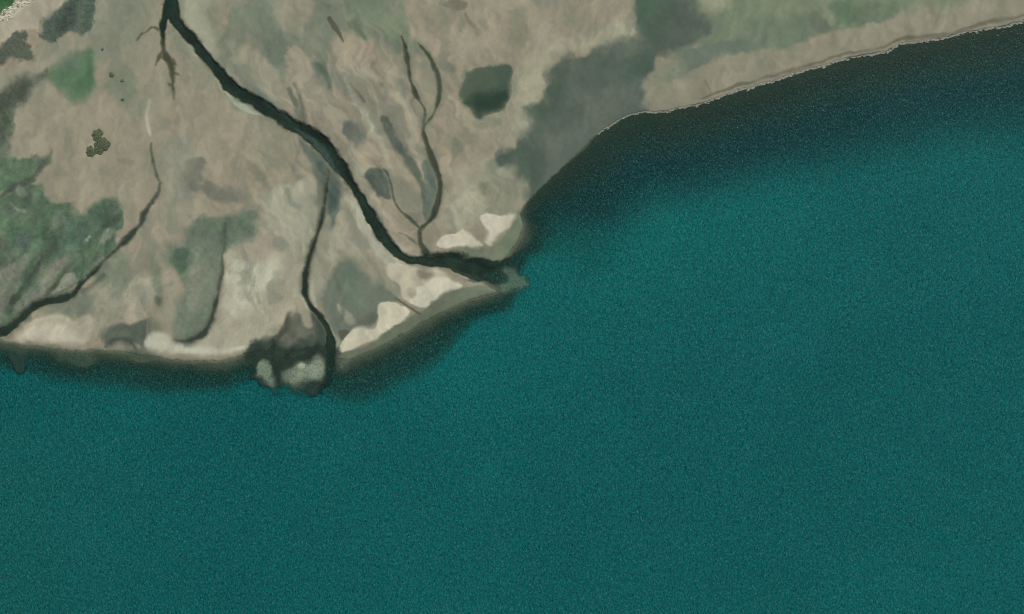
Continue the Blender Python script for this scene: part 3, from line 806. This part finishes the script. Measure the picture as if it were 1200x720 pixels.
def ground_material(name, rough=.9, bump=.03, speck=.05, wet=False):
    k = NT(name)
    a = k.n('ShaderNodeAttribute', attribute_name='tone')
    n1 = k.noise(1.1, 4, .6)
    n2 = k.noise(.22, 4, .6)
    f = k.math('ADD', k.math('MULTIPLY', n1, speck * 2), k.math('MULTIPLY', n2, speck * 1.4))
    f = k.math('ADD', f, 1 - speck * 1.7)
    v = k.n('ShaderNodeVectorMath', operation='SCALE')
    k.l(a.outputs['Color'], v.inputs[0])
    k.l(f, v.inputs['Scale'])
    p = k.n('ShaderNodeBsdfPrincipled')
    k.l(v.outputs[0], p.inputs['Base Color'])
    p.inputs['Roughness'].default_value = rough
    p.inputs['Specular IOR Level'].default_value = .25
    b = k.n('ShaderNodeBump')
    b.inputs['Strength'].default_value = 1
    b.inputs['Distance'].default_value = bump
    h = k.math('ADD', k.noise(1.3, 4, .6), k.math('MULTIPLY', k.noise(.3, 3, .6), 2.0))
    k.l(h, b.inputs['Height'])
    k.l(b.outputs[0], p.inputs['Normal'])
    k.l(p.outputs[0], k.out.inputs[0])
    return k.m


def water_material(name, wave=.22, clear=.8, chop=1.0, grain=3.8, froth_glint=.22):
    """turbid water: silt scatters the light, weaker where it is shallow; a glossy skin with wind chop"""
    k = NT(name)
    tone = k.n('ShaderNodeAttribute', attribute_name='silt')
    dep = k.n('ShaderNodeAttribute', attribute_name='depth')
    # crossing wind ripples, about a metre long
    r1 = k.noise(1.25 * chop, 2, .6, 40, 1, .5, .5)
    r2 = k.noise(1.25 * chop, 2, .6, -42, 1, .5, .5)
    r3 = k.noise(.8 * chop, 2, .6, 5, 1, 1, .8)
    h = k.math('ADD', k.math('ADD', r1, r2), r3)
    b = k.n('ShaderNodeBump')
    b.inputs['Strength'].default_value = 1
    b.inputs['Distance'].default_value = wave
    k.l(h, b.inputs['Height'])
    # ripple light and dark painted into the silt colour; pale flecks for glints and froth
    st = k.math('ADD', k.math('MULTIPLY', k.math('MULTIPLY', k.math('ADD', k.noise(1.15 * chop, 2, .6, 40, 1, .55, 1.2), k.noise(1.15 * chop, 2, .6, -38, 1, .55, 1.2)), .5), grain), 1 - grain * .5)
    v = k.n('ShaderNodeVectorMath', operation='SCALE')
    k.l(tone.outputs['Color'], v.inputs[0])
    k.l(st, v.inputs['Scale'])
    fk = k.n('ShaderNodeMapRange')
    fk.inputs['From Min'].default_value = .52
    fk.inputs['From Max'].default_value = .78
    fk.inputs['To Max'].default_value = froth_glint
    k.l(k.noise(1.3 * chop, 1, .5, 30, 1, .7, .8), fk.inputs['Value'])
    mx = k.n('ShaderNodeMix', data_type='RGBA')
    k.l(fk.outputs[0], mx.inputs['Factor'])
    k.l(v.outputs[0], mx.inputs[6])
    mx.inputs[7].default_value = (.16, .42, .36, 1)
    d = k.n('ShaderNodeBsdfDiffuse')
    k.l(mx.outputs[2], d.inputs['Color'])
    k.l(b.outputs[0], d.inputs['Normal'])
    t = k.n('ShaderNodeBsdfTransparent')
    t.inputs['Color'].default_value = (.93, .97, .95, 1)
    g = k.n('ShaderNodeBsdfGlossy')
    g.inputs['Roughness'].default_value = .24
    k.l(b.outputs[0], g.inputs['Normal'])
    # opacity = 1 - exp(-depth / clear)
    op = k.math('SUBTRACT', 1.0, k.math('POWER', math.e, k.math('MULTIPLY', dep.outputs['Fac'], -1.0 / clear)))
    # painted glints and froth stay in sight over the shallows too
    op = k.math('MAXIMUM', op, k.math('MULTIPLY', fk.outputs[0], 2.0))
    m1 = k.n('ShaderNodeMixShader')
    k.l(op, m1.inputs[0])
    k.l(t.outputs[0], m1.inputs[1])
    k.l(d.outputs[0], m1.inputs[2])
    fr = k.n('ShaderNodeFresnel')
    fr.inputs['IOR'].default_value = 1.33
    k.l(b.outputs[0], fr.inputs['Normal'])
    m2 = k.n('ShaderNodeMixShader')
    k.l(fr.outputs[0], m2.inputs[0])
    k.l(m1.outputs[0], m2.inputs[1])
    k.l(g.outputs[0], m2.inputs[2])
    k.l(m2.outputs[0], k.out.inputs[0])
    return k.m


M_GROUND = ground_material('wet_mud', .85)
M_SAND = ground_material('pale_sand', .95, .03, .04)
M_WEED = ground_material('algae_cover', .95, .06, .09)
M_SEA = water_material('sea_water', .11, 1.0)
M_CREEK = water_material('creek_water', .05, .8, .8, 1.6, .0)
M_POND = water_material('pond_water', .04, 1.2, .6, .6, .0)
M_FOAM = ground_material('sea_foam', .9, .03, .05)

# ================================================================ terrain, sea, channels
us = axis(-30, 1230, 1.0, (-6000, 7200))
vs = axis(-30, 480, 1.0, (-6000, 6700))
m = Map(us, vs)
col, inland, off2, chan, deep, pond, pdeep, isl, sets = paint(m)
H = relief(m, inland, off2, chan, deep, pdeep, isl, sets)
TONE = lin(col) * GAIN
X = (us - 600) * S
Y = (360 - vs) * S
gy, gx = np.gradient(H, Y, X)
N = np.stack([-gx, -gy, np.ones_like(H)], -1)
N /= np.linalg.norm(N, axis=-1, keepdims=True)


def cell(a):
    return (a[1:, 1:] + a[:-1, 1:] + a[1:, :-1] + a[:-1, :-1]) / 4


cl = np.zeros(cell(H).shape, int)          # 0 bare ground and sea bed
names = ['west', 'fan', 'lobe', 'ridge']
notch = cell(chan) > .5
near = (cell(m.U) > -120) & (cell(m.V) > -120)
for i, k in enumerate(names):
    cl[(cell(sets[k]) > .5) & notch & near & (cell(H) > .05)] = 2 + i
cl[(cell(sets['sand']) > .5) & notch & (cell(H) > .05)] = 1
g = grid_mesh('ground', m.U, m.V, H, cl == 0, M_GROUND, {'tone': TONE}, N)
tag(g, 'structure')
g = grid_mesh('sand', m.U, m.V, H, cl == 1, M_SAND, {'tone': TONE}, N)
tag(g, 'structure')
WEEDS = {'west': ('algae_mat', 'broad green algae mat beside the creek at the left edge'),
         'fan': ('algae_mat', 'small green fan of algae below the beach ridge'),
         'lobe': ('algae_mat', 'long grey green lobe of algae curving down to the shore'),
         'ridge': ('scrub', 'dark grey green scrub along the pale beach ridge')}
for i, k in enumerate(names):
    nm, lab = WEEDS[k]
    g = grid_mesh(nm, m.U, m.V, H, cl == 2 + i, M_WEED, {'tone': TONE}, N)
    tag(g, 'stuff', lab, nm.replace('_', ' '))

# water: the sheet lies wherever the ground is below it
SILT = water_tone(m, off2)
wet = (cell(H) < .12)
c_in = cell(inland)
creekish = (cell(chan) < 6) & (c_in > -6) & wet
pondish = (cell(pond) < 8) & wet
sea = wet & ~creekish & ~pondish & (c_in < 40)
depth = np.maximum(-H, 0)
m.creek = np.ones(m.U.shape + (3,)) * np.array((39, 56, 45))
_n = fbm(m.U, m.V, 16, 3, 44)
m.creek *= (1.04 + .16 * _n)[..., None]
for c, pts, soft, kk in (((42, 66, 53), [(198, -40, 10), (202, 6, 12), (210, 24, 5)], 5, .8), ((52, 70, 54), [(262, 100, 4), (276, 114, 7), (292, 124, 6)], 4, .9), ((66, 84, 72), [(312, 138, 3), (330, 146, 3)], 3, .6),
                         ((50, 78, 64), [(300, 112, 4), (318, 124, 4), (338, 138, 3)], 3, .8), ((74, 96, 86), [(346, 152, 2), (362, 162, 5), (375, 174, 7), (385, 187, 7), (394, 202, 4)], 3, .95),
                         ((24, 38, 26), [(352, 148, 3), (376, 162, 3), (395, 180, 5), (406, 200, 5), (420, 224, 4)], 3, .8), ((62, 70, 54), [(506, 308, 3), (530, 318, 8), (550, 326, 10), (566, 330, 8)], 4, .8),
                         ((84, 96, 80), [(528, 316, 2), (546, 322, 3), (560, 326, 2)], 3, .6), ((22, 40, 28), [(500, 300, 4), (530, 300, 5), (556, 306, 6), (576, 318, 10)], 4, .8),
                         ((28, 40, 34), [(262, 92, 4), (290, 108, 5), (310, 130, 6)], 4, .5)):
    w_, d_ = m.stroke(pts, 14, 1.5)
    al = (sstep(soft, -soft, d_ + m.fine[w_] * 1.5) * kk)[..., None]
    m.creek[w_] = m.creek[w_] * (1 - al) + np.array(c) * al
blend = np.maximum(sstep(4, -14, inland), sstep(1, 9, chan))[..., None]
silt_all = lin(m.creek * (1 - blend) + SILT * blend) * GAIN
grow = sea.copy()
grid_o = grid_mesh('water', m.U, m.V, H * 0, sea, M_SEA, {'silt': silt_all, 'depth': depth})
tag(grid_o, 'structure')
grid_o = grid_mesh('creek', m.U, m.V, H * 0 , creekish, M_CREEK, {'silt': silt_all, 'depth': depth})
tag(grid_o, 'structure')
ps = np.ones(m.U.shape + (3,)) * lin((52, 74, 60)) * GAIN
grid_o = grid_mesh('pond', m.U, m.V, H * 0, pondish & ~creekish, M_POND, {'silt': ps, 'depth': depth})
tag(grid_o, 'structure')


def height(u, v):
    i = np.clip(np.searchsorted(us, u) - 1, 0, len(us) - 2)
    j = np.clip(np.searchsorted(vs, v) - 1, 0, len(vs) - 2)
    fu = (u - us[i]) / (us[i + 1] - us[i])
    fv = (v - vs[j]) / (vs[j + 1] - vs[j])
    return (H[j, i] * (1 - fu) + H[j, i + 1] * fu) * (1 - fv) + (H[j + 1, i] * (1 - fu) + H[j + 1, i + 1] * fu) * fv


def world(u, v, z=0.0):
    return ((u - 600) * S, (360 - v) * S, z)


# ================================================================ surf, rubble, bushes
rnd = random.Random(5)
nr = np.random.RandomState(11)

ICO_V, ICO_F = [], []
_bm = bmesh.new()
bmesh.ops.create_icosphere(_bm, subdivisions=2, radius=1.0)
ICO_V = np.array([v.co[:] for v in _bm.verts])
ICO_F = np.array([[v.index for v in f.verts] for f in _bm.faces])
_bm.free()


def lumps(specs, name, mat, jag=.25, parent=None):
    """many irregular low lumps in one mesh; specs: (x, y, z, rx, ry, rz, turn, colour)"""
    V_, F_, C_ = [], [], []
    n = 0
    for (x, y, z, rx, ry, rz, a, c) in specs:
        p = ICO_V * (1 + jag * (nr.rand(len(ICO_V), 1) - .5) * 2) * np.array((rx, ry, rz))
        ca, sa = math.cos(a), math.sin(a)
        p = np.stack([p[:, 0] * ca - p[:, 1] * sa + x, p[:, 0] * sa + p[:, 1] * ca + y, p[:, 2] + z], -1)
        V_.append(p)
        F_.append(ICO_F + n)
        C_.append(np.ones((len(p), 3)) * c)
        n += len(p)
    return raw_mesh(name, np.concatenate(V_), np.concatenate(F_), mat, np.concatenate(C_), smooth=True, parent=parent)


def along(pts, step):
    P = curve([(p[0], p[1], 0) for p in pts], False, 4)[:, :2]
    seg = np.hypot(*(P[1:] - P[:-1]).T)
    L = np.concatenate([[0], np.cumsum(seg)])
    s = 0
    out = []
    while s < L[-1]:
        i = min(np.searchsorted(L, s, 'right') - 1, len(seg) - 1)
        t = (s - L[i]) / seg[i]
        p = P[i] + t * (P[i + 1] - P[i])
        d = (P[i + 1] - P[i]) / seg[i]
        out.append((p[0], p[1], d[0], d[1]))
        s += step * (.6 + .8 * rnd.random())
    return out


def shore_at(u, v, du, dv):
    """slide across the beach to where the ground meets the water"""
    nx, ny = -dv, du
    best = None
    for k in range(-24, 25):
        t = k * .5
        hh = height(u + nx * t, v + ny * t)
        if best is None or abs(hh) < best[0]:
            best = (abs(hh), u + nx * t, v + ny * t)
    return best[1], best[2]


EAST = [c for c in COAST if c[0] >= 700]
foam = []
for (u, v, du, dv) in along(EAST, 1.6):
    su, sv = shore_at(u, v, du, dv)
    w = .5 + .5 * float(vnoise(np.array(u / 23.0), np.array(3.3), 1))
    if u < 830:
        w *= .75
    if rnd.random() < .10:
        continue
    ang = -math.atan2(dv, du)
    for q in range(2):
        f = .8 + .2 * rnd.random()
        x, y, z = world(su + rnd.gauss(0, .9), sv + rnd.gauss(0, .9))
        foam.append((x, y, .03, .85 + .7 * rnd.random(), (.30 + .32 * rnd.random()) * w * 1.3, .07, ang + rnd.gauss(0, .25), lin((154 * f, 156 * f, 140 * f)) * GAIN))
o = lumps(foam, 'surf_foam', M_FOAM, .35)
tag(o, 'stuff', 'thin broken line of pale foam along the eastern beach', 'foam')

# shell and driftwood rubble on the crest of the beach ridge
rub = []
for (u, v, du, dv) in along([(-30, 44), (0, 25), (8, 17), (16, 13), (26, 6), (34, 0), (50, -12)], .7):
    for q in range(2):
        t = rnd.gauss(0, 2.6)
        uu, vv = u - dv * t, v + du * t
        r = .16 + .34 * rnd.random() ** 2
        c = lin((206, 200, 174)) if rnd.random() < .8 else lin((136, 128, 106))
        z = height(uu, vv)
        x, y, _ = world(uu, vv)
        rub.append((x, y, z + r * .15, r * (1.3 + 2.4 * rnd.random()), r, r * .4, math.atan2(-dv, du) + rnd.gauss(0, .25), c * GAIN))
o = lumps(rub, 'rubble', M_SAND, .3)
tag(o, 'stuff', 'pale shell and driftwood rubble along the crest of the beach ridge', 'rubble')


def leaf_material(name):
    k = NT(name)
    a = k.n('ShaderNodeAttribute', attribute_name='tone')
    d = k.n('ShaderNodeBsdfDiffuse')
    k.l(a.outputs['Color'], d.inputs['Color'])
    k.l(d.outputs[0], k.out.inputs[0])
    return k.m


M_LEAF = leaf_material('bush_leaves')


def foliage(cx, cy, cz, r, h, n, c, leaf, name, parent=None):
    ph = rnd.random() * 6.28
    V_, F_, C_ = [], [], []
    for i in range(n):
        a = rnd.random() * 2 * math.pi
        q = math.sqrt(rnd.random())
        lob = 1 + .14 * math.sin(2 * a + ph) + .10 * math.sin(3 * a + 2.3 * ph) + .09 * math.sin(7 * a + ph)
        zz = h * (1 - .75 * q * q) * (.35 + .65 * rnd.random())
        p = np.array((cx + math.cos(a) * q * r * lob, cy + math.sin(a) * q * r * lob, cz + zz))
        d1 = nr.normal(size=3) * np.array((1, 1, .35))
        d1 /= np.linalg.norm(d1)
        d2 = np.cross(d1, nr.normal(size=3) * np.array((.35, .35, 1)))
        d2 /= np.linalg.norm(d2)
        s = leaf * (.6 + .8 * rnd.random())
        b = len(V_)
        V_ += [p - d1 * s, p + d2 * s * .5, p + d1 * s, p - d2 * s * .5]
        F_.append((b, b + 1, b + 2, b + 3))
        C_ += [lin(c) * (1.2 + .6 * rnd.random()) * GAIN] * 4
    return raw_mesh(name, V_, F_, M_LEAF, C_, parent=parent)


def bush(u, v, r, h, c, label, group=None):
    """r, h in metres"""
    x, y, _ = world(u, v)
    z = float(height(u, v))
    e = bpy.data.objects.new('bush', None)
    COL.objects.link(e)
    e.location = (x, y, z)
    tag(e, None, label, 'bush', group)
    foliage(0, 0, .08, r, h, int(300 + 220 * r * r), c, .16 + .03 * r, 'foliage', e)
    bm = bmesh.new()
    for i in range(6):
        a = i * 1.05 + u
        p0 = Vector((0, 0, -.15))
        p1 = Vector((math.cos(a) * r * .55, math.sin(a) * r * .55, h * .7))
        ring = []
        for p, rr in ((p0, .05), (p0.lerp(p1, .55) + Vector((0, 0, .05)), .035), (p1, .012)):
            ring.append([bm.verts.new(p + Vector((math.cos(t * 1.257) * rr, math.sin(t * 1.257) * rr, 0))) for t in range(5)])
        for A, B in zip(ring[:-1], ring[1:]):
            for t in range(5):
                bm.faces.new((A[t], A[(t + 1) % 5], B[(t + 1) % 5], B[t]))
    me = bpy.data.meshes.new('stem')
    bm.to_mesh(me)
    bm.free()
    me.materials.append(M_STEM)
    o = bpy.data.objects.new('stem', me)
    COL.objects.link(o)
    o.parent = e
    return e


def plain(name, c):
    k = NT(name)
    p = k.n('ShaderNodeBsdfPrincipled')
    p.inputs['Base Color'].default_value = (*lin(c), 1)
    p.inputs['Roughness'].default_value = .9
    k.l(p.outputs[0], k.out.inputs[0])
    return k.m


M_STEM = plain('woody_stem', (92, 78, 60))
bush(131.5, 88, 1.4, .8, (88, 104, 80), 'largest of the small bushes on the flat east of the green algae fan')
bush(144, 95, .9, .6, (98, 114, 92), 'small bush just southeast of the largest one near the algae fan')
bush(144.5, 117, .9, .6, (98, 106, 84), 'lone small bush south of the other two near the algae fan')
bush(121, 58, .8, .6, (100, 112, 92), 'tiny pale green bush north of the bushes near the algae fan')
bush(115, 159, 3.3, 1.2, (94, 101, 78), 'rounded bush at the northern end of the three-lobed thicket', 'bushes of the thicket on the bare flat')
bush(119.5, 171, 4.6, 1.3, (90, 97, 74), 'broadest bush at the heart of the three-lobed thicket', 'bushes of the thicket on the bare flat')
bush(107, 178, 2.8, 1.0, (94, 101, 80), 'low bush reaching west out of the three-lobed thicket', 'bushes of the thicket on the bare flat')

# low tufts that roughen the algae and the scrub
for key, nm, cnt, r0, c0 in (('ridge', 'scrub_tufts', 1500, .42, (76, 88, 76)), ('west', 'algae_tufts', 2200, .32, (80, 100, 78))):
    prob = np.clip(sets[key], 0, 1) * (chan > 2) * (H > .1)
    prob = prob * (m.U > -25) * (m.V > -25)
    ii = nr.choice(prob.size, cnt, p=(prob / prob.sum()).ravel())
    V_, F_, C_ = [], [], []
    for f in ii:
        j, i = divmod(int(f), len(us))
        u, v = us[i] + rnd.random(), vs[j] + rnd.random()
        z = float(height(u, v))
        x, y, _ = world(u, v)
        cc = TONE[j, i] * (1.1 + .4 * rnd.random())
        r = r0 * (.5 + rnd.random())
        for q in range(5):
            a = q * 1.257 + rnd.random()
            b = len(V_)
            tip = (x + math.cos(a) * r, y + math.sin(a) * r, z + r * (.35 + .4 * rnd.random()))
            V_ += [(x + math.cos(a + 1.4) * r * .3, y + math.sin(a + 1.4) * r * .3, z - .02), tip, (x + math.cos(a - 1.4) * r * .3, y + math.sin(a - 1.4) * r * .3, z - .02)]
            F_.append((b, b + 1, b + 2))
            C_ += [cc] * 3
    o = raw_mesh(nm, V_, F_, M_LEAF, C_)
    tag(o, 'stuff', {'ridge': 'low grey green tufts of scrub on the beach ridge', 'west': 'low green tufts growing through the western algae mat'}[key], nm.split('_')[0])
